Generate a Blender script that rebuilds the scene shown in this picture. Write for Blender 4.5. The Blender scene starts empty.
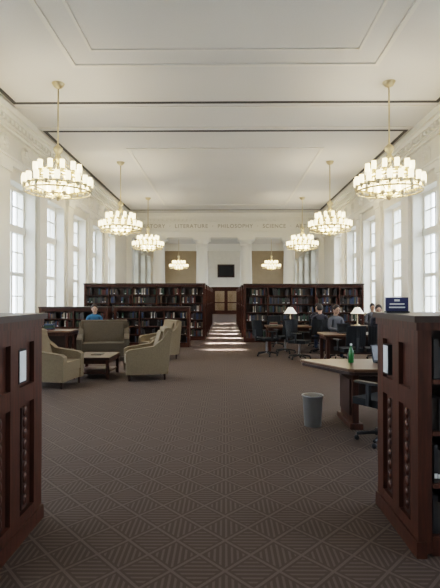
import bpy, bmesh, math, random
from mathutils import Vector, Matrix
random.seed(7)
S=bpy.context.scene
COL=S.collection

# ------------------------------------------------------------ materials
def mat(name,col,rough=0.6,metal=0.0,noise=0.0,nscale=20,bump=0.0,emit=None,es=0.0,spec=0.5,stretch=None):
    m=bpy.data.materials.new(name); m.use_nodes=True
    nt=m.node_tree; b=nt.nodes['Principled BSDF']
    b.inputs['Base Color'].default_value=(*col,1); b.inputs['Roughness'].default_value=rough
    b.inputs['Metallic'].default_value=metal; b.inputs['Specular IOR Level'].default_value=spec
    if emit:
        b.inputs['Emission Color'].default_value=(*emit,1); b.inputs['Emission Strength'].default_value=es
    if noise>0 or bump>0:
        tc=nt.nodes.new('ShaderNodeTexCoord'); mp=nt.nodes.new('ShaderNodeMapping')
        nt.links.new(tc.outputs['Object'],mp.inputs[0])
        if stretch: mp.inputs['Scale'].default_value=stretch
        n=nt.nodes.new('ShaderNodeTexNoise'); n.inputs['Scale'].default_value=nscale; n.inputs['Detail'].default_value=4
        nt.links.new(mp.outputs[0],n.inputs['Vector'])
        if noise>0:
            r=nt.nodes.new('ShaderNodeValToRGB')
            r.color_ramp.elements[0].position=0.3; r.color_ramp.elements[1].position=0.7
            r.color_ramp.elements[0].color=(*[c*(1-noise) for c in col],1)
            r.color_ramp.elements[1].color=(*[min(1,c*(1+noise)) for c in col],1)
            nt.links.new(n.outputs['Fac'],r.inputs[0]); nt.links.new(r.outputs[0],b.inputs['Base Color'])
        if bump>0:
            bp=nt.nodes.new('ShaderNodeBump'); bp.inputs['Strength'].default_value=bump; bp.inputs['Distance'].default_value=0.01
            nt.links.new(n.outputs['Fac'],bp.inputs['Height']); nt.links.new(bp.outputs[0],b.inputs['Normal'])
    return m
M={}
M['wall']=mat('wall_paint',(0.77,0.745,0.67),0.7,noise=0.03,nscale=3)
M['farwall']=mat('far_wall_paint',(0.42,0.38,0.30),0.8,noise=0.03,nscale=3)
M['trim']=mat('trim_paint',(0.86,0.845,0.78),0.6)
M['ceil']=mat('ceiling_paint',(0.70,0.69,0.665),0.8,noise=0.03,nscale=40,bump=0.1)
M['mould']=mat('moulding_paint',(0.76,0.74,0.69),0.6)
M['tan']=mat('tan_wall',(0.38,0.30,0.20),0.8,noise=0.05,nscale=2)
M['slot']=mat('vent_slot',(0.05,0.05,0.05),0.7)
M['wood']=mat('mahogany',(0.060,0.020,0.011),0.45,noise=0.35,nscale=6,stretch=(6,6,0.7),spec=0.35)
M['woodtop']=mat('mahogany_top',(0.035,0.018,0.013),0.4,noise=0.2,nscale=8)
M['woodd']=mat('dark_wood',(0.03,0.011,0.007),0.45,noise=0.3,nscale=6)
M['oak']=mat('table_wood',(0.115,0.062,0.036),0.3,noise=0.15,nscale=5,stretch=(1,8,1))
M['black']=mat('black_plastic',(0.010,0.010,0.012),0.5)
M['fabric_black']=mat('black_fabric',(0.010,0.011,0.013),0.9)
M['tanfab']=mat('tan_upholstery',(0.20,0.15,0.092),0.9,noise=0.12,nscale=60,bump=0.3)
M['darkfab']=mat('dark_upholstery',(0.075,0.058,0.038),0.9,noise=0.2,nscale=50)
M['brass']=mat('brass',(0.62,0.52,0.34),0.35,metal=0.6)
M['metal']=mat('steel',(0.35,0.35,0.36),0.35,metal=0.7)
M['bin']=mat('bin_metal',(0.18,0.17,0.16),0.4,metal=0.3)
M['paper']=mat('paper',(0.75,0.76,0.75),0.8)
M['green']=mat('green_glass',(0.02,0.14,0.03),0.15)
M['sign']=mat('sign_blue',(0.02,0.025,0.09),0.3)
M['shade']=mat('lamp_shade',(0.8,0.78,0.7),0.7,emit=(1,0.9,0.75),es=0.3)
M['lampglass']=mat('chandelier_glass',(0.7,0.60,0.44),0.4,emit=(1,0.77,0.44),es=2.5)
M['skin']=mat('skin',(0.45,0.27,0.19),0.6)
M['hair']=mat('hair',(0.02,0.013,0.01),0.7)
M['eye']=mat('eye',(0.02,0.015,0.012),0.3)
M['lip']=mat('lips',(0.35,0.12,0.1),0.5)
M['cloth_blue']=mat('blue_shirt',(0.03,0.12,0.22),0.9)
M['cloth_dark']=mat('dark_shirt',(0.025,0.025,0.035),0.9)
M['cloth_grey']=mat('grey_shirt',(0.10,0.10,0.11),0.9)
M['denim']=mat('denim',(0.03,0.045,0.09),0.9)
M['bark']=mat('bark',(0.05,0.035,0.025),0.9)
M['leaf']=mat('foliage',(0.05,0.09,0.04),0.9,noise=0.5,nscale=2)
M['bounce_ground']=mat('pale_bounce_ground',(0.44,0.41,0.35),0.95,noise=0.2,nscale=1)  # colour kept pale so the ground bounces daylight up to the ceiling
M['screen']=mat('screen',(0.01,0.01,0.012),0.15)
M['letter']=mat('carved_lettering',(0.42,0.38,0.30),0.7)
bcols=[(0.02,0.02,0.022),(0.09,0.018,0.014),(0.022,0.04,0.09),(0.03,0.06,0.04),(0.11,0.08,0.05),(0.34,0.31,0.26),(0.035,0.03,0.028),(0.06,0.05,0.055)]
for i,c in enumerate(bcols): M['book%d'%i]=mat('book_cloth_%d'%i,c,0.6)
g=bpy.data.materials.new('window_glass'); g.use_nodes=True; nt=g.node_tree; nt.nodes.clear()
o=nt.nodes.new('ShaderNodeOutputMaterial'); mx=nt.nodes.new('ShaderNodeMixShader'); tr=nt.nodes.new('ShaderNodeBsdfTransparent'); gl=nt.nodes.new('ShaderNodeBsdfGlossy')
tr.inputs[0].default_value=(0.95,0.97,1,1); gl.inputs['Roughness'].default_value=0.05; mx.inputs[0].default_value=0.06
nt.links.new(tr.outputs[0],mx.inputs[1]); nt.links.new(gl.outputs[0],mx.inputs[2]); nt.links.new(mx.outputs[0],o.inputs[0])
M['glass']=g
def carpet():
    m=bpy.data.materials.new('patterned_carpet'); m.use_nodes=True; nt=m.node_tree; b=nt.nodes['Principled BSDF']
    L=nt.links
    def mth(op,a,bv=None,c=None):
        n=nt.nodes.new('ShaderNodeMath'); n.operation=op
        for i,v in enumerate((a,bv,c)):
            if v is None: continue
            if isinstance(v,(int,float)): n.inputs[i].default_value=v
            else: L.new(v,n.inputs[i])
        return n.outputs[0]
    tc=nt.nodes.new('ShaderNodeTexCoord'); sp=nt.nodes.new('ShaderNodeSeparateXYZ'); L.new(tc.outputs['Object'],sp.inputs[0])
    x,y=sp.outputs[0],sp.outputs[1]
    s=0.225
    u=mth('DIVIDE',mth('ADD',x,mth('MULTIPLY',y,0.9)),s*1.414); v=mth('DIVIDE',mth('SUBTRACT',x,mth('MULTIPLY',y,0.9)),s*1.414)
    fu=mth('ABSOLUTE',mth('SUBTRACT',mth('FRACT',u),0.5)); fv=mth('ABSOLUTE',mth('SUBTRACT',mth('FRACT',v),0.5))
    mxx=mth('MAXIMUM',fu,fv)
    grid=mth('GREATER_THAN',mxx,0.46)
    par=mth('MODULO',mth('ABSOLUTE',mth('ADD',mth('FLOOR',u),mth('FLOOR',v))),2.0)
    hx=mth('LESS_THAN',mth('FRACT',mth('MULTIPLY',x,1/0.036)),0.42)
    hy=mth('LESS_THAN',mth('FRACT',mth('MULTIPLY',y,1/0.041)),0.42)
    gt=mth('GREATER_THAN',par,0.5)
    h=mth('ADD',mth('MULTIPLY',hx,gt),mth('MULTIPLY',hy,mth('SUBTRACT',1.0,gt)))
    band=mth('LESS_THAN',mxx,0.40)
    pat=mth('MAXIMUM',grid,mth('MULTIPLY',mth('MULTIPLY',h,band),0.85))
    n=nt.nodes.new('ShaderNodeTexNoise'); n.inputs['Scale'].default_value=90; L.new(tc.outputs['Object'],n.inputs['Vector'])
    f=mth('MULTIPLY',pat,mth('ADD',mth('MULTIPLY',n.outputs['Fac'],0.6),0.5))
    mix=nt.nodes.new('ShaderNodeMix'); mix.data_type='RGBA'
    mix.inputs[6].default_value=(0.074,0.051,0.041,1); mix.inputs[7].default_value=(0.135,0.101,0.082,1)
    L.new(f,mix.inputs[0]); L.new(mix.outputs[2],b.inputs['Base Color'])
    b.inputs['Roughness'].default_value=0.85; b.inputs['Specular IOR Level'].default_value=0.25
    return m
M['carpet']=carpet()

# ------------------------------------------------------------ mesh builder
class MB:
    def __init__(s): s.v=[]; s.f=[]; s.mi=[]; s.sm=[]; s.mats=[]; s.T=Matrix.Identity(4)
    def m(s,k):
        if k not in s.mats: s.mats.append(k)
        return s.mats.index(k)
    def add(s,vs,fs,k,smooth=False):
        o=len(s.v); i=s.m(k)
        s.v+=[tuple(s.T@Vector(p)) for p in vs]
        for f in fs: s.f.append([o+a for a in f]); s.mi.append(i); s.sm.append(smooth)
    def box(s,x0,x1,y0,y1,z0,z1,k):
        vs=[(x0,y0,z0),(x1,y0,z0),(x1,y1,z0),(x0,y1,z0),(x0,y0,z1),(x1,y0,z1),(x1,y1,z1),(x0,y1,z1)]
        s.add(vs,[(0,3,2,1),(4,5,6,7),(0,1,5,4),(1,2,6,5),(2,3,7,6),(3,0,4,7)],k)
    def lathe(s,prof,cx,cy,k,n=20,smooth=True,cap=True):
        vs=[];fs=[]
        for (r,z) in prof:
            for i in range(n):
                a=2*math.pi*i/n; vs.append((cx+r*math.cos(a),cy+r*math.sin(a),z))
        for j in range(len(prof)-1):
            for i in range(n):
                a=j*n+i;b=j*n+(i+1)%n; fs.append((a,b,b+n,a+n))
        s.add(vs,fs,k,smooth)
        if cap:
            s.add(vs[:n],[tuple(reversed(range(n)))],k); s.add(vs[-n:],[tuple(range(n))],k)
    def cyl(s,cx,cy,z0,z1,r,k,n=16,r1=None): s.lathe([(r,z0),(r if r1 is None else r1,z1)],cx,cy,k,n)
    def tube(s,p0,p1,r,k,n=8):
        p0=Vector(p0);p1=Vector(p1);d=(p1-p0); q=d.to_track_quat('Z','Y').to_matrix()
        vs=[]
        for p in (p0,p1):
            for i in range(n):
                a=2*math.pi*i/n; vs.append(tuple(p+q@Vector((r*math.cos(a),r*math.sin(a),0))))
        s.add(vs,[(i,(i+1)%n,(i+1)%n+n,i+n) for i in range(n)]+[tuple(reversed(range(n))),tuple(range(n,2*n))],k,True)
    def torus(s,R,r,z,k,cx=0,cy=0,n=32,m=6,flat=1.0):
        vs=[];fs=[]
        for i in range(n):
            a=2*math.pi*i/n
            for j in range(m):
                b=2*math.pi*j/m; rr=R+r*math.cos(b); vs.append((cx+rr*math.cos(a),cy+rr*math.sin(a),z+r*flat*math.sin(b)))
        for i in range(n):
            for j in range(m): fs.append((i*m+j,((i+1)%n)*m+j,((i+1)%n)*m+(j+1)%m,i*m+(j+1)%m))
        s.add(vs,fs,k,True)
    def prism(s,poly,a0,a1,axis,k):
        def P(p,a):
            return {'x':(a,p[0],p[1]),'y':(p[0],a,p[1]),'z':(p[0],p[1],a)}[axis]
        n=len(poly); vs=[P(p,a0) for p in poly]+[P(p,a1) for p in poly]
        fs=[tuple(range(n)),tuple(reversed(range(n,2*n)))]+[(i,i+n,(i+1)%n+n,(i+1)%n) for i in range(n)]
        s.add(vs,fs,k)
    def sph(s,c,r,k,n=12,sc=(1,1,1)):
        m=n//2+1; vs=[];fs=[]
        for j in range(m+1):
            t=math.pi*j/m
            for i in range(n):
                a=2*math.pi*i/n; vs.append((c[0]+r*sc[0]*math.sin(t)*math.cos(a),c[1]+r*sc[1]*math.sin(t)*math.sin(a),c[2]-r*sc[2]*math.cos(t)))
        for j in range(m):
            for i in range(n): fs.append((j*n+i,j*n+(i+1)%n,(j+1)*n+(i+1)%n,(j+1)*n+i))
        s.add(vs,fs,k,True)
    def mesh(s,name,fixn=True):
        me=bpy.data.meshes.new(name); me.from_pydata(s.v,[],s.f)
        for k in s.mats: me.materials.append(M[k])
        me.polygons.foreach_set('material_index',s.mi); me.polygons.foreach_set('use_smooth',s.sm)
        me.update()
        if fixn:
            b=bmesh.new(); b.from_mesh(me); bmesh.ops.recalc_face_normals(b,faces=b.faces); b.to_mesh(me); b.free()
        return me
    def obj(s,name,loc=(0,0,0),rz=0,bevel=0,seg=2,parent=None):
        o=bpy.data.objects.new(name,s.mesh(name)); COL.objects.link(o); o.location=loc; o.rotation_euler[2]=rz
        if bevel:
            m=o.modifiers.new('bevel','BEVEL'); m.width=bevel; m.segments=seg; m.limit_method='ANGLE'; m.angle_limit=math.radians(40)
        if parent: o.parent=parent
        return o
def inst(o,loc,rz=0,name=None):
    n=bpy.data.objects.new(name or o.name.split('.')[0],o.data); COL.objects.link(n); n.location=loc; n.rotation_euler[2]=rz
    for m in o.modifiers:
        k=n.modifiers.new(m.name,m.type)
        if m.type=='BEVEL': k.width=m.width;k.segments=m.segments;k.limit_method='ANGLE';k.angle_limit=m.angle_limit
    return n
def empty(name,loc=(0,0,0),rz=0):
    e=bpy.data.objects.new(name,None); COL.objects.link(e); e.location=loc; e.rotation_euler[2]=rz; return e

# ------------------------------------------------------------ room shell
W=6.3; H=7.0; Y0=-4.0; YC=31.0; Y1=48.0; WO=6.95
b=MB(); b.box(-WO,WO,Y0-0.3,Y1+8,-0.2,0,'carpet'); b.obj('floor')
b=MB(); b.box(-WO,WO,Y0-0.3,Y1+0.3,H,H+0.3,'ceil'); b.obj('ceiling')
SILL=0.95; HEAD=5.1; HWN=0.92
cR=[15.2+2.9*k for k in range(-6,5)]+[34.2,37.1,40.0,42.9,45.8]
cL=[c-0.3 for c in cR]
def wall(side,cs):
    b=MB(); sg=1 if side=='right' else -1
    xa,xb=(W,WO) if sg>0 else (-WO,-W)
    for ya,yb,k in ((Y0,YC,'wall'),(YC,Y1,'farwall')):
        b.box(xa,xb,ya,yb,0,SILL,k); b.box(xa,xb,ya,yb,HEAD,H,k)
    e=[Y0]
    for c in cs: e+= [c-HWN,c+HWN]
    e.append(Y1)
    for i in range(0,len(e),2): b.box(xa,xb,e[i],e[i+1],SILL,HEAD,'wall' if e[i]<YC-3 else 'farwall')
    b.obj('wall_'+side)
    t=MB(); f=W-0.10
    def bx(x0,x1,y0,y1,z0,z1,k='trim'):
        if sg>0: t.box(x0,x1,y0,y1,z0,z1,k)
        else: t.box(-x1,-x0,y0,y1,z0,z1,k)
    for i in range(0,len(e),2):
        m=(e[i]+e[i+1])/2
        if 0.5<e[i+1]-e[i]<1.6 and m<YC:
            bx(f,W,m-0.33,m+0.33,0.35,5.35); bx(f-0.05,W,m-0.38,m+0.38,0,0.4); bx(f-0.05,W,m-0.38,m+0.38,5.25,5.45)
    t.obj('trim_pilasters_'+side)
    t=MB(); YE=YC
    bx(W-0.13,W,Y0,YE,5.45,5.62); bx(W-0.17,W,Y0,YE,5.62,5.68)
    bx(W-0.10,W,Y0,YE,6.42,6.50); bx(W-0.28,W,Y0,YE,6.68,6.80); bx(W-0.36,W,Y0,YE,6.80,7.0); bx(W-0.17,W,Y0,YE,6.50,6.56)
    y=Y0+0.1
    while y<YC-0.2: bx(W-0.24,W,y,y+0.13,6.56,6.68); y+=0.26
    t.obj('trim_cornice_'+side)
    r=MB()
    y=0.5
    while y<YC-0.6:
        for R,d in ((0.26,0.04),(0.19,0.07),(0.08,0.1)):
            r.tube((sg*(W+0.02),y,6.05),(sg*(W-d),y,6.05),R,'trim',18)
        for a in range(8):
            aa=a*math.pi/4; r.sph((sg*(W-0.075),y+0.135*math.cos(aa),6.05+0.135*math.sin(aa)),0.045,'trim',8)
        y+=1.45
    r.obj('trim_rosettes_'+side)
    t=MB(); bx(W-0.03,W,Y0,Y1,0,0.22); bx(W-0.06,W,Y0,Y1,SILL-0.08,SILL-0.02); t.obj('baseboard_'+side)
wall('left',cL); wall('right',cR)
wb=MB(); w=HWN
def wf(y0,y1,z0,z1,d=0.05): wb.box(-d,d,y0,y1,z0,z1,'trim')
wf(-w,-w+0.10,SILL,HEAD); wf(w-0.10,w,SILL,HEAD); wf(-w,w,SILL,SILL+0.12); wf(-w,w,HEAD-0.12,HEAD)
wf(-w,w,3.66,3.9,0.08)
wf(-0.06,0.06,SILL,HEAD,0.05); wf(-w,w,2.30,2.42,0.045)
for z in (1.66,3.06,4.5): wf(-w,w,z-0.02,z+0.02,0.025)
for y in (-0.46,0.46): wf(y-0.02,y+0.02,SILL,HEAD,0.025)
wb.add([(0.0,-w,SILL),(0.0,w,SILL),(0.0,w,HEAD),(0.0,-w,HEAD)],[(0,1,2,3)],'glass')
wm=wb.mesh('window')
n=1
for sg,cs in ((-1,cL),(1,cR)):
    for c in cs:
        o=bpy.data.objects.new('window_%d'%n,wm); COL.objects.link(o); o.location=(sg*(W+0.40),c,0); n+=1
b=MB(); b.box(-WO,WO,Y0-0.3,Y0,0,H,'wall'); b.obj('wall_back')
b=MB(); DX0,DX1=-1.15,1.35
b.box(-WO,DX0-0.2,Y1,Y1+0.3,0,H,'tan'); b.box(DX1+0.2,WO,Y1,Y1+0.3,0,H,'tan'); b.box(DX0-0.2,DX1+0.2,Y1,Y1+0.3,2.7,H,'tan'); b.obj('wall_front')
b=MB(); b.box(-1.7,1.9,Y1-0.1,Y1,2.75,H,'wall'); b.box(-W,W,Y1-0.3,Y1,6.3,7,'trim'); b.box(-1.8,2.0,Y1-0.2,Y1,2.7,2.85,'trim')
b.obj('trim_far_wall')
b=MB()
b.box(DX0-0.2,DX0,Y1-0.1,Y1+0.3,0,2.7,'wood'); b.box(DX1,DX1+0.2,Y1-0.1,Y1+0.3,0,2.7,'wood'); b.box(DX0,DX1,Y1-0.1,Y1+0.3,2.5,2.7,'wood')
b.box(0.08,0.12,Y1+0.1,Y1+0.2,0,2.5,'wood')
for x0,x1 in ((DX0,0.08),(0.12,DX1)):
    b.box(x0,x0+0.14,Y1+0.1,Y1+0.16,0,2.5,'wood'); b.box(x1-0.14,x1,Y1+0.1,Y1+0.16,0,2.5,'wood')
    b.box(x0,x1,Y1+0.1,Y1+0.16,0,0.35,'wood'); b.box(x0,x1,Y1+0.1,Y1+0.16,2.3,2.5,'wood'); b.box(x0,x1,Y1+0.1,Y1+0.16,1.1,1.2,'wood')
    b.box(x0+.14,x1-.14,Y1+0.12,Y1+0.13,0.35,2.3,'glass')
b.obj('door_1')
b=MB(); b.box(-1.6,-1.5,Y1+0.3,Y1+8,0,3,'woodd'); b.box(1.7,1.8,Y1+0.3,Y1+8,0,3,'woodd'); b.box(-1.6,1.8,Y1+0.3,Y1+8,3,3.1,'tan'); b.box(-1.6,1.8,Y1+7.9,Y1+8,0,3,'tan'); b.obj('wall_corridor')
b=MB(); b.box(-0.75,0.95,Y1-0.17,Y1-0.11,3.65,4.95,'woodd'); b.box(-0.62,0.82,Y1-0.19,Y1-0.15,3.78,4.82,'screen'); b.obj('framed_painting')

# columns + entablature
b=MB(); b.box(-W,W,YC-0.45,YC+0.45,5.45,6.7,'trim'); b.box(-W,W,YC-0.55,YC+0.55,5.82,5.90,'trim'); b.box(-W,W,YC-0.6,YC+0.6,6.62,6.75,'trim'); b.box(-W,W,YC-0.7,YC+0.7,6.75,7.0,'trim')
x=-W+0.1
while x<W-0.2: b.box(x,x+0.13,YC-0.64,YC+0.6,6.48,6.62,'trim'); x+=0.26
b.obj('trim_entablature')
fc=bpy.data.curves.new('frieze_inscription','FONT'); fc.body='HISTORY  ·  LITERATURE  ·  PHILOSOPHY  ·  SCIENCE  ·  ARTS'; fc.size=0.34; fc.extrude=0.015; fc.align_x='CENTER'; fc.space_character=1.15
fo=bpy.data.objects.new('frieze_inscription',fc); COL.objects.link(fo); fo.location=(0,YC-0.465,6.07); fo.rotation_euler=(math.pi/2,0,0)
fc.materials.append(M['letter'])
b=MB(); pr=[(0.52,0.0),(0.52,0.14),(0.5,0.16),(0.5,0.22),(0.44,0.26),(0.47,0.3),(0.47,0.34),(0.41,0.38)]
for i in range(9): t=i/8; pr.append((0.41-0.06*t**1.6,0.38+4.5*t))
pr+=[(0.39,4.92),(0.39,4.98),(0.36,5.0),(0.36,5.12),(0.5,5.26),(0.5,5.3)]
b.lathe(pr,0,0,'trim',28); b.box(-0.55,0.55,-0.55,0.55,5.3,5.45,'trim'); b.box(-0.55,0.55,-0.55,0.55,0,0.08,'trim')
c0=b.obj('column',(-4.26,YC,0))
for x in (-1.48,1.36,4.15): inst(c0,(x,YC,0))
b=MB()
for sg in (-1,1):
    b.box(min(sg*W,sg*(W-0.35)),max(sg*W,sg*(W-0.35)),YC-0.45,YC+0.45,0,5.45,'trim')
b.obj('trim_end_pilasters')

# ceiling trim
b=MB()
def rect(x,y0,y1,wd,th,k):
    b.box(-x,x,y0,y0+wd,H-th,H,k); b.box(-x,x,y1-wd,y1,H-th,H,k); b.box(-x,-x+wd,y0+wd,y1-wd,H-th,H,k); b.box(x-wd,x,y0+wd,y1-wd,H-th,H,k)
rect(5.88,0.5,13.25,0.11,0.015,'slot'); rect(5.88,15.4,29.4,0.11,0.015,'slot')
b.obj('trim_ceiling_slots')
b=MB()
rect(3.55,2.2,11.1,0.1,0.035,'mould'); rect(2.95,2.9,10.4,0.06,0.025,'mould'); rect(3.55,17.2,27.8,0.1,0.03,'mould')
rect(6.0,0.35,13.5,0.06,0.03,'mould'); rect(6.0,15.1,29.6,0.06,0.03,'mould')
b.obj('trim_ceiling_mouldings')

# ------------------------------------------------------------ chandeliers
b=MB(); zr=4.38
b.lathe([(0.02,6.86),(0.10,6.9),(0.14,6.96),(0.16,7.0)],0,0,'brass',16)
b.tube((0,0,5.35),(0,0,6.9),0.02,'brass',8)
b.lathe([(0.02,5.0),(0.05,5.05),(0.09,5.12),(0.05,5.2),(0.11,5.3),(0.12,5.36),(0.03,5.45)],0,0,'brass',14)
R1,R2=0.80,0.54
for R,z in ((R1,zr),(R1,zr-0.12),(R2,zr+0.28),(R2,zr+0.2)): b.torus(R,0.02,z,'brass',n=36)
b.torus(0.33,0.02,zr-0.2,'brass',n=24)
for i in range(6):
    a=i*math.pi/3; c,s_=math.cos(a),math.sin(a)
    b.tube((0.06*c,0.06*s_,5.1),(R2*c,R2*s_,zr+0.28),0.010,'brass',6)
    b.tube((R2*c,R2*s_,zr+0.22),(R1*c,R1*s_,zr),0.012,'brass',6)
    b.tube((0,0,zr-0.2),(R1*c,R1*s_,zr-0.1),0.014,'brass',6)
b.lathe([(0.01,zr-0.34),(0.06,zr-0.3),(0.1,zr-0.22),(0.05,zr-0.12),(0.03,zr+0.1),(0.015,zr+0.3),(0.015,5.0)],0,0,'brass',14)
def lampc(x,y,z):
    b.lathe([(0.02,z-0.1),(0.05,z-0.04),(0.055,z)],x,y,'brass',10)
    b.lathe([(0.045,z),(0.058,z+0.03),(0.062,z+0.12),(0.060,z+0.21)],x,y,'lampglass',12)
for i in range(20):
    a=2*math.pi*i/20; lampc(R1*math.cos(a),R1*math.sin(a),zr+0.03)
for i in range(12):
    a=2*math.pi*i/12; lampc(R2*math.cos(a),R2*math.sin(a),zr+0.36)
for i in range(8):
    a=2*math.pi*i/8; lampc(0.33*math.cos(a),0.33*math.sin(a),zr-0.15)
cx=4.15
ch=b.obj('chandelier',(-cx-0.05,12.0,0))
chs=[ch]+[inst(ch,(p[0],p[1],0)) for p in ((cx-0.05,12.0),(-cx,19.0),(cx,19.0),(-cx,25.8),(cx,25.8),(-cx,43.0),(cx,43.0))]
for i,c in enumerate(chs):
    l=bpy.data.lights.new('bulb_glow','POINT'); l.energy=90 if i<6 else 50; l.color=(1,0.85,0.64); l.shadow_soft_size=0.25
    o=bpy.data.objects.new('bulb_glow',l); COL.objects.link(o); o.parent=c; o.location=(0,0,zr-0.02)

# ------------------------------------------------------------ bookcases
def books(b,x0,x1,yf,z,hmax,dirn=-1,depth=0.2,fill=0.93,wmin=0.02,wmax=0.05):
    x=x0+0.01
    while x<x1-0.05:
        if random.random()>fill: x+=random.uniform(0.05,0.25); continue
        k=random.choices(range(8),[5,2,2,2,2,1.1,4,3])[0]
        w_=random.uniform(wmin,wmax); h=hmax*random.uniform(0.7,0.97); d=random.uniform(0.0,0.03)
        if x+w_>x1: break
        if dirn<0: b.box(x,x+w_-0.002,yf+d,yf+depth,z,z+h,'book%d'%k)
        else: b.box(x,x+w_-0.002,yf-depth,yf-d,z,z+h,'book%d'%k)
        if k==5 or random.random()<0.12:
            if dirn<0: b.box(x+0.003,x+w_-0.005,yf+d-0.002,yf+d,z+h*0.12,z+h*0.25,'paper')
        x+=w_
def bookcase(name,x0,x1,y0,y1,h,ns,bay=0.92,both=False,wmin=0.03,wmax=0.07,aisle=None):
    e=empty(name,((x0+x1)/2,(y0+y1)/2,0)); ox,oy=(x0+x1)/2,(y0+y1)/2
    x0-=ox;x1-=ox;y0-=oy;y1-=oy
    c=MB(); c.box(x0,x0+0.06,y0,y1,0,h-0.05,'wood'); c.box(x1-0.06,x1,y0,y1,0,h-0.05,'wood')
    c.box(x0-0.03,x1+0.03,y0-0.03,y1+0.03,h-0.05,h,'woodtop'); c.box(x0,x1,y0+0.02,y1-0.02,h-0.14,h-0.05,'wood')
    c.box(x0,x1,y0+0.02,y1-0.02,0,0.12,'wood'); c.box(x0,x1,-0.015,0.015,0.1,h-0.1,'woodd')
    nb=max(1,round((x1-x0)/bay))
    for i in range(1,nb):
        x=x0+(x1-x0)*i/nb; c.box(x-0.02,x+0.02,y0,y1,0.1,h-0.1,'wood')
    sh=(h-0.26)/ns
    for j in range(ns): z=0.12+sh*j; c.box(x0+0.04,x1-0.04,y0+0.02,y1-0.02,z,z+0.025,'wood')
    for xs,sg in ((x0,-1),(x1,1)):
        a,bb=(xs-0.02,xs) if sg<0 else (xs,xs+0.02)
        c.box(a,bb,y0,y0+0.08,0,h-0.05,'wood'); c.box(a,bb,y1-0.08,y1,0,h-0.05,'wood')
        for za,zb in ((0,0.15),(h-0.2,h-0.05),(h*0.6,h*0.6+0.07)): c.box(a,bb,y0+0.08,y1-0.08,za,zb,'wood')
    c.obj('carcass',parent=e)
    k=MB()
    for j in range(ns):
        z=0.12+sh*j+0.026
        for i in range(nb):
            a=x0+(x1-x0)*i/nb+0.03; d=x0+(x1-x0)*(i+1)/nb-0.03
            books(k,a,d,y0+0.04,z,sh-0.05,-1,min(0.2,(y1-y0)/2-0.06),0.9,wmin,wmax)
            if both: books(k,a,d,y1-0.04,z,sh-0.05,1,min(0.2,(y1-y0)/2-0.06),0.9,wmin,wmax)
    k.obj('books',parent=e)
    return e
for i,y in enumerate((18.2,20.2,22.2,24.2,26.2,28.2)):
    bookcase('library_bookcase',-5.35,-0.78,y,y+0.6,2.16,6,wmin=0.03 if i<1 else 0.08,wmax=0.06 if i<1 else 0.2)
for i,y in enumerate((17.4,19.6,21.8,24.0,26.2,28.2)):
    bookcase('library_bookcase',0.70,5.0,y,y+0.6,2.12,6,wmin=0.03 if i<1 else 0.08,wmax=0.06 if i<1 else 0.2)
bookcase('low_bookcase',-3.6,-1.18,15.6,16.2,1.32,4,wmin=0.025,wmax=0.05)
bookcase('low_bookcase',-5.9,-3.75,15.2,15.8,1.32,4,wmin=0.025,wmax=0.05)

def endcase(sg,xe,xo,y0,y1,h,label_y,label_z):
    e=empty('end_panel_bookcase',((xe+xo)/2,(y0+y1)/2,0)); ox,oy=(xe+xo)/2,(y0+y1)/2
    c=MB()
    def B(xa,xb,ya,yb,za,zb,k):
        p,q=xe+sg*xa-ox,xe+sg*xb-ox
        c.box(min(p,q),max(p,q),ya-oy,yb-oy,za,zb,k)
    L=abs(xo-xe); D=y1-y0
    B(0.03,0.09,y0+.01,y1-.01,0.02,h-0.045,'wood')
    B(L-0.06,L,y0,y1,0,h-0.04,'wood')
    B(-0.03,L+0.03,y0-0.03,y1+0.03,h-0.04,h,'woodtop'); B(-0.012,L-0.07,y0-0.012,y1+0.012,h-0.09,h-0.041,'wood')
    B(-0.014,0.05,y0-0.012,y1+0.012,0,0.1,'wood')
    for f0,f1 in ((0,0.16),(0.42,0.58),(0.84,1.0)): B(0.0,0.04,y0+D*f0,y0+D*f1,0.09,h-0.085,'wood')
    for fa,fb in ((0.16,0.42),(0.58,0.84)):
        for za,zb in ((0.09,0.17),(h*0.60,h*0.68),(h-0.19,h-0.085)): B(0.001,0.04,y0+D*fa,y0+D*fb,za,zb,'wood')
        m=y0+D*(fa+fb)/2; z=0.2
        B(0.018,0.035,m-0.045,m+0.045,0.18,h*0.58,'woodd')
        while z<h*0.56:
            c.sph((xe+sg*0.018-ox,m-oy,z+0.035),0.03,'wood',8,(0.5,1,1.2)); z+=0.075
    B(0.095,L-0.07,y0+D/2-0.015,y0+D/2+0.015,0.05,h-0.1,'woodd'); B(0.095,L-0.07,y0+0.02,y1-0.02,0,0.095,'wood')
    ns=4; sh=(h-0.2)/ns
    for j in range(ns): B(0.095,L-0.065,y0+0.01,y1-0.01,0.1+sh*j,0.125+sh*j,'wood')
    B(-0.004,0.03,label_y-0.055,label_y+0.055,label_z-0.11,label_z+0.11,'black'); B(-0.007,0.03,label_y-0.048,label_y+0.048,label_z-0.10,label_z+0.10,'paper')
    c.obj('carcass',parent=e)
    k=MB()
    for j in range(ns):
        a,d=sorted((xe+sg*0.1-ox,xo-sg*0.07-ox))
        for dd,yy in ((-1,y0+0.03-oy),(1,y1-0.03-oy)): books(k,a,d,yy,0.126+sh*j,sh-0.06,dd,0.24,0.95,0.025,0.05)
    k.obj('books',parent=e)
endcase(-1,-1.34,-2.6,2.62,3.50,1.49,3.16,1.15)
endcase(1,1.19,2.9,2.98,3.76,1.49,3.56,1.15)
b=MB(); b.box(-0.085,0.085,-0.006,0.006,0.0,0.115,'sign'); b.box(-0.055,0.055,-0.008,-0.006,0.06,0.07,'paper'); b.box(-0.06,0.06,-0.008,-0.006,0.035,0.045,'paper'); b.box(-0.02,0.02,-0.008,-0.006,0.085,0.1,'paper'); b.box(-0.085,0.085,-0.03,0.03,0,0.012,'black')
b.obj('tabletop_sign',(1.29,3.62,1.49),0)

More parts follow.
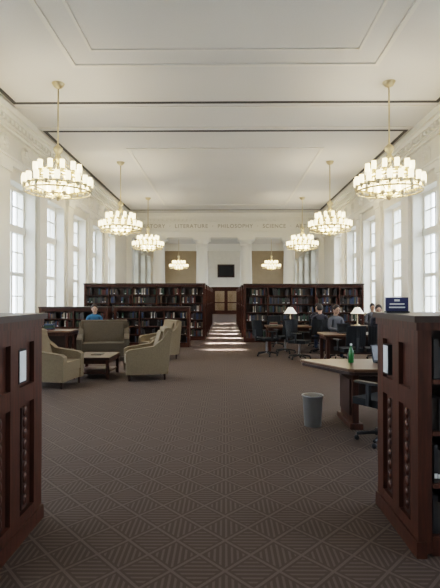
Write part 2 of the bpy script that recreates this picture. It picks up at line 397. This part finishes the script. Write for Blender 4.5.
# ------------------------------------------------------------ lounge furniture
def armchair_mb(w=0.78,k='tanfab'):
    b=MB(); h=w/2
    for x in (-h+0.06,h-0.06):
        for y in (-0.34,0.34): b.lathe([(0.018,0.0),(0.03,0.12)],x,y,'woodd',8)
    b.box(-h+0.02,h-0.02,-0.38,0.36,0.12,0.30,k)
    b.box(-h+0.13,h-0.13,-0.40,0.22,0.29,0.46,k)
    b.prism([(0.18,0.28),(0.40,0.13),(0.50,0.98),(0.42,1.02),(0.34,1.0)],-h+0.05,h-0.05,'x',k)
    b.prism([(0.12,0.42),(0.22,0.42),(0.34,0.94),(0.28,0.94)],-h+0.14,h-0.14,'x',k)
    arm=[(-0.40,0.12),(0.40,0.12),(0.47,0.92),(0.40,0.95),(0.30,0.80),(0.12,0.66),(-0.34,0.60),(-0.41,0.56)]
    b.prism(arm,-h,-h+0.13,'x',k); b.prism(arm,h-0.13,h,'x',k)
    return b
ac=armchair_mb().obj('armchair',(-3.15,8.8,0),math.radians(80),0.035,3)
inst(ac,(-1.60,9.65,0),math.radians(-75))
inst(ac,(-1.75,12.7,0),math.radians(-55))
sf=armchair_mb(1.3,'darkfab').obj('loveseat',(-3.15,12.45,0),math.radians(12),0.035,3)
inst(ac,(-4.4,10.7,0),math.radians(75))
b=MB(); b.box(-0.38,0.38,-0.5,0.5,0.38,0.43,'woodd'); b.box(-0.34,0.34,-0.46,0.46,0.30,0.38,'wood'); b.box(-0.33,0.33,-0.44,0.44,0.1,0.13,'wood')
for x in (-0.33,0.33):
    for y in (-0.44,0.44): b.box(x-0.03,x+0.03,y-0.03,y+0.03,0,0.38,'wood')
b.box(-0.1,0.12,-0.1,0.18,0.43,0.445,'book6')
b.obj('coffee_table',(-2.65,9.9,0),0,0.008,1)

# ------------------------------------------------------------ right foreground table
b=MB()
top=[(0.0,0.98),(-0.04,0.90),(0.40,0.04),(0.46,0.0),(1.9,0.0),(1.9,0.98)]
b.prism(top,0.71,0.75,'z','oak')
b.prism([(p[0]*0.985+0.02,p[1]*0.97+0.015) for p in top],0.67,0.71,'z','woodd')
b.box(0.48,0.56,0.15,0.75,0.05,0.67,'wood'); b.box(0.44,0.60,0.1,0.8,0,0.07,'wood'); b.box(1.65,1.73,0.1,0.8,0,0.67,'wood'); b.box(0.56,1.65,0.42,0.46,0.25,0.60,'woodd')
b.box(0.455,0.48,0.2,0.7,0.15,0.6,'woodd')
tb=b.obj('study_table',(1.08,5.75,0),0,0.01,2)
b=MB(); b.lathe([(0.105,0.0),(0.125,0.36),(0.132,0.38)],0,0,'bin',24); b.torus(0.13,0.008,0.38,'metal',n=24); b.lathe([(0.118,0.381),(0.1,0.386)],0,0,'black',24); b.obj('wastebasket',(1.10,6.05,0))
b=MB(); b.lathe([(0.035,0),(0.037,0.01),(0.037,0.13),(0.03,0.16),(0.014,0.2),(0.014,0.23)],0,0,'green',16); b.lathe([(0.016,0.225),(0.016,0.25)],0,0,'paper',12); b.obj('water_bottle',(1.66,6.35,0.75))
b=MB(); b.box(-0.17,0.17,-0.12,0.12,0,0.018,'black'); b.T=Matrix.Translation((0,0.12,0.015))@Matrix.Rotation(math.radians(-15),4,'X'); b.box(-0.17,0.17,-0.006,0.006,0,0.22,'black'); b.box(-0.155,0.155,-0.008,-0.006,0.015,0.205,'screen')
lap=b.obj('laptop',(2.15,6.3,0.75),math.radians(20))

b=MB()
for i in range(5):
    a=i*2*math.pi/5+0.3; c,s_=math.cos(a),math.sin(a)
    b.tube((0,0,0.12),(0.29*c,0.29*s_,0.075),0.02,'black',8); b.sph((0.29*c,0.29*s_,0.03),0.03,'black',8)
b.cyl(0,0,0.08,0.42,0.028,'metal',12)
b.box(-0.24,0.24,-0.24,0.22,0.42,0.50,'fabric_black')
ns=8
for i in range(ns):
    x0=-0.23+0.46*i/ns; x1=x0+0.46/ns; bow=lambda x:0.32-0.06*(x/0.23)**2
    ya,yb=bow(x0),bow(x1)
    vs=[(x0,ya,0.56),(x1,yb,0.56),(x1,yb+0.05,1.0),(x0,ya+0.05,1.0),(x0,ya+0.04,0.56),(x1,yb+0.04,0.56),(x1,yb+0.09,1.0),(x0,ya+0.09,1.0)]
    b.add(vs,[(0,1,2,3),(4,7,6,5),(0,4,5,1),(3,2,6,7),(0,3,7,4),(1,5,6,2)],'fabric_black')
b.box(-0.04,0.04,0.18,0.37,0.43,0.47,'black'); b.box(-0.04,0.04,0.34,0.38,0.43,0.75,'black')
for sx in (-1,1):
    b.box(min(sx*.25,sx*.29),max(sx*.25,sx*.29),-0.02,0.03,0.44,0.68,'black'); b.box(min(sx*.24,sx*.31),max(sx*.24,sx*.31),-0.16,0.14,0.67,0.70,'black')
oc=b.obj('office_chair',(1.76,5.35,0),math.radians(215),0.012,2)

b=MB(); b.box(-1.1,1.1,-0.45,0.45,0.70,0.75,'oak'); b.box(-1.05,1.05,-0.4,0.4,0.62,0.70,'wood')
for x in (-1.0,1.0):
    for y in (-0.36,0.36): b.box(x-0.04,x+0.04,y-0.04,y+0.04,0,0.62,'wood')
b.box(-1.0,1.0,-0.02,0.02,0.25,0.62,'woodd')
rt=b.obj('reading_table',(2.35,14.9,0),0,0.008,1)
tabs=[(2.35,14.9),(4.9,14.9),(3.4,11.6),(4.9,8.8)]
for p in tabs[1:]: inst(rt,(p[0],p[1],0))
b=MB(); b.lathe([(0.09,0),(0.09,0.02),(0.02,0.04),(0.015,0.2),(0.025,0.25),(0.012,0.3),(0.012,0.42)],0,0,'brass',14)
b.lathe([(0.21,0.36),(0.07,0.56)],0,0,'shade',20,cap=False); b.torus(0.21,0.005,0.36,'brass',n=20); b.tube((0,0,0.42),(0,0,0.58),0.006,'brass')
tl=b.obj('table_lamp',(2.05,15.1,0.75))
for p in ((4.15,15.1),): inst(tl,(p[0],p[1],0.75))
for p,r in (((1.75,14.0),200),((2.75,13.95),170),((1.7,15.9),10),((4.3,14.0),185),((5.3,14.0),175),((2.75,10.7),195),((3.35,10.7),175),((4.0,10.75),160),((1.15,13.3),120),((1.95,12.6),60),((4.3,7.95),185),((2.9,12.55),20),((5.4,7.95),165),((4.0,12.55),-10),((5.1,12.3),90)):
    inst(oc,(p[0],p[1],0),math.radians(r))
for p,r in (((2.75,14.85,0.75),180),((4.9,14.85,.75),180),((2.9,11.6,.75),0)): inst(lap,p,math.radians(r))
def stack(p,n_):
    b=MB(); z=0
    for i in range(n_):
        t=random.uniform(0.02,0.04); b.T=Matrix.Rotation(random.uniform(-.2,.2),4,'Z'); b.box(-0.12,0.12,-0.09,0.09,z,z+t,'book%d'%random.choice([1,2,3,4,5])); z+=t
    b.obj('book_stack',p)
stack((1.5,14.85,0.75),4); stack((5.5,15,0.75),5); stack((3.6,11.6,.75),4); stack((4.9,8.9,.75),3)

# ------------------------------------------------------------ people (seated, front = -y)
def skin_obj(name,pts,edges,rad,k,parent,root=0):
    me=bpy.data.meshes.new(name); me.from_pydata(pts,edges,[]); me.materials.append(M[k])
    o=bpy.data.objects.new(name,me); COL.objects.link(o); o.parent=parent
    md=o.modifiers.new('skin','SKIN'); md.use_smooth_shade=True
    sv=me.skin_vertices[0].data
    for i,r in enumerate(rad): sv[i].radius=(r,r) if not isinstance(r,tuple) else r
    for i in range(len(pts)): sv[i].use_root=(i==root)
    s=o.modifiers.new('sub','SUBSURF'); s.levels=1; s.render_levels=2
    return o
def person(loc,rz,shirt,pants,seat=0.5,hair='hair',tilt=0.0):
    e=empty('seated_person',loc,rz); z=seat+0.09
    pts=[(0,0.06,z),(0,0.07,z+0.18),(0,0.05,z+0.36),(0,0.03,z+0.48),(0,0.01,z+0.56)]
    rad=[(0.15,0.11),(0.13,0.10),(0.15,0.11),(0.10,0.08),0.055]
    ed=[(0,1),(1,2),(2,3),(3,4)]
    for sx in (-1,1):
        o=len(pts); pts+=[(sx*0.17,0.03,z+0.46),(sx*0.22,-0.02,z+0.22),(sx*0.14,-0.26,z+0.20)]; rad+=[0.062,0.048,0.034]
        ed+=[(3,o),(o,o+1),(o+1,o+2)]
    skin_obj('shirt_torso',pts,ed,rad,shirt,e)
    pts=[(0,0.06,z)];rad=[(0.15,0.11)];ed=[]
    for sx in (-1,1):
        o=len(pts); pts+=[(sx*0.09,0.04,z-0.01),(sx*0.11,-0.38,z-0.01),(sx*0.11,-0.40,0.10)]; rad+=[0.09,0.065,0.045]; ed+=[(0,o),(o,o+1),(o+1,o+2)]
    skin_obj('trousers',pts,ed,rad,pants,e)
    b=MB()
    for sx in (-1,1):
        b.sph((sx*0.11,-0.45,0.045),0.05,'black',10,(0.9,2.4,0.9))
    b.obj('shoes',parent=e)
    for sx in (-1,1):
        w0=Vector((sx*0.14,-0.27,z+0.20)); pts=[tuple(w0),tuple(w0+Vector((-sx*0.01,-0.07,-0.005)))]; rad=[0.026,(0.032,0.018)]; ed=[(0,1)]
        for f,(dx,l) in enumerate(((-0.03,0.06),(-0.01,0.075),(0.01,0.07),(0.03,0.055))):
            o=len(pts); bb=w0+Vector((dx,-0.08,0)); pts+=[tuple(bb),tuple(bb+Vector((0,-l*0.55,-0.004))),tuple(bb+Vector((0,-l,-0.025)))]; rad+=[0.010,0.009,0.008]; ed+=[(1,o),(o,o+1),(o+1,o+2)]
        o=len(pts); pts+=[tuple(w0+Vector((-sx*0.035,-0.035,0))),tuple(w0+Vector((-sx*0.06,-0.07,-0.01)))]; rad+=[0.011,0.009]; ed+=[(0,o),(o,o+1)]
        skin_obj('hand',pts,ed,rad,'skin',e)
    b=MB(); hz=z+0.70; b.T=Matrix.Translation((0,-0.01,hz))@Matrix.Rotation(tilt,4,'X')
    b.tube((0,0.02,-0.2),(0,0,-0.06),0.05,'skin',12)
    b.sph((0,0,0.0),0.11,'skin',18,(0.72,0.86,1.08)); b.sph((0,-0.03,-0.055),0.06,'skin',14,(0.85,0.95,0.95))
    b.sph((0,-0.1,-0.012),0.017,'skin',8,(0.8,1.2,1.5))
    for sx in (-1,1):
        b.sph((sx*0.03,-0.083,0.012),0.011,'eye',8); b.sph((sx*0.08,0.005,-0.005),0.022,'skin',8,(0.4,0.8,1.4))
        b.box(sx*0.03-0.014,sx*0.03+0.014,-0.096,-0.085,0.030,0.035,hair)
    b.sph((0,-0.085,-0.055),0.018,'lip',8,(1.2,0.5,0.35))
    b.sph((0,0.022,0.03),0.115,hair,18,(0.78,0.86,1.0))
    b.obj('head',parent=e)
    return e
person((-3.75,13.75,0),math.radians(15),'cloth_blue','denim',tilt=0.25); inst(oc,(-3.75,13.75,0),math.radians(15))
person((3.05,15.85,0),0,'cloth_dark','denim',tilt=0.3); inst(oc,(3.05,15.85,0),0)
person((4.85,15.85,0),math.radians(-10),'cloth_grey','denim',tilt=0.3); inst(oc,(4.85,15.85,0),math.radians(-10))
person((2.75,13.95,0),math.radians(170),'cloth_dark','denim',tilt=0.2)
person((2.9,12.55,0),math.radians(20),'cloth_grey','denim',tilt=0.25)
person((4.0,12.55,0),math.radians(-10),'cloth_dark','denim',tilt=0.25)
inst(rt,(-5.1,12.8,0),0)
stack((-4.7,12.8,0.75),6)

# ------------------------------------------------------------ outside
b=MB(); b.box(-60,-7.2,-20,70,-1.4,-1.2,'bounce_ground'); b.obj('outside_ground')  # ground outside, made pale as a reflector for the ceiling
b=MB(); b.box(7.2,60,-20,70,-1.4,-1.2,'bounce_ground'); b.obj('outside_ground')
def tree():
    b=MB(); b.lathe([(0.3,-1.2),(0.2,0.5),(0.16,3)],0,0,'bark',10)
    for i in range(14):
        a=random.uniform(0,6.28); r=random.uniform(0.2,1.7); b.sph((r*math.cos(a),r*math.sin(a),random.uniform(1.8,5.5)),random.uniform(0.8,1.3),'leaf',10)
    return b
t0=tree().obj('tree',(-17,12,0))
for x,y in ((-19,20),(-17,29),(-20,40),(20,15),(22,26),(20,38),(-18,3),(19,4)): inst(t0,(x,y,0),random.uniform(0,6))

# ------------------------------------------------------------ lights
wd=bpy.data.worlds.new('world'); S.world=wd; wd.use_nodes=True; nt=wd.node_tree; bg=nt.nodes['Background']
tc=nt.nodes.new('ShaderNodeTexCoord'); sp=nt.nodes.new('ShaderNodeSeparateXYZ'); rp=nt.nodes.new('ShaderNodeValToRGB')
nt.links.new(tc.outputs['Generated'],sp.inputs[0]); nt.links.new(sp.outputs[2],rp.inputs[0]); nt.links.new(rp.outputs[0],bg.inputs[0])
rp.color_ramp.elements[0].position=0.0; rp.color_ramp.elements[0].color=(0.81,0.90,1.0,1)
rp.color_ramp.elements[1].position=0.6; rp.color_ramp.elements[1].color=(0.72,0.84,1.0,1)
bg.inputs[1].default_value=5.4
def area(name,loc,sx,sy,e,rot,col,spread=180):
    l=bpy.data.lights.new(name,'AREA'); l.shape='RECTANGLE'; l.size=sx;l.size_y=sy;l.energy=e;l.color=col;l.spread=math.radians(spread)
    o=bpy.data.objects.new(name,l); COL.objects.link(o); o.location=loc; o.rotation_euler=rot; return o
for y,e in ((14.9,10),(17.0,20),(19.2,24),(21.4,24),(23.6,24),(25.8,24),(30.0,24)):
    area('sun_streak_light',(-0.0,y,H-0.03),1.2,0.4,e,(0,0,0),(1,0.97,0.92),4)  # added narrow lights standing in for sun streaks on the aisle floor
l=bpy.data.lights.new('corridor_lamp','POINT'); l.energy=60; l.color=(1,0.85,0.65); l.shadow_soft_size=0.15
o=bpy.data.objects.new('corridor_lamp',l); COL.objects.link(o); o.location=(0.1,Y1+5,2.7)

# ------------------------------------------------------------ camera
cd=bpy.data.cameras.new('camera'); cam=bpy.data.objects.new('camera',cd); COL.objects.link(cam)
cd.sensor_fit='HORIZONTAL'; cd.sensor_width=36; cd.lens=480/440*36; cd.clip_end=300; cd.clip_start=0.05
cam.location=(0,0,1.6); cam.rotation_euler=(math.radians(90.48),0,math.radians(0.6))
S.camera=cam
S.view_settings.view_transform='Filmic'; S.view_settings.look='Medium High Contrast'; S.view_settings.exposure=0.9
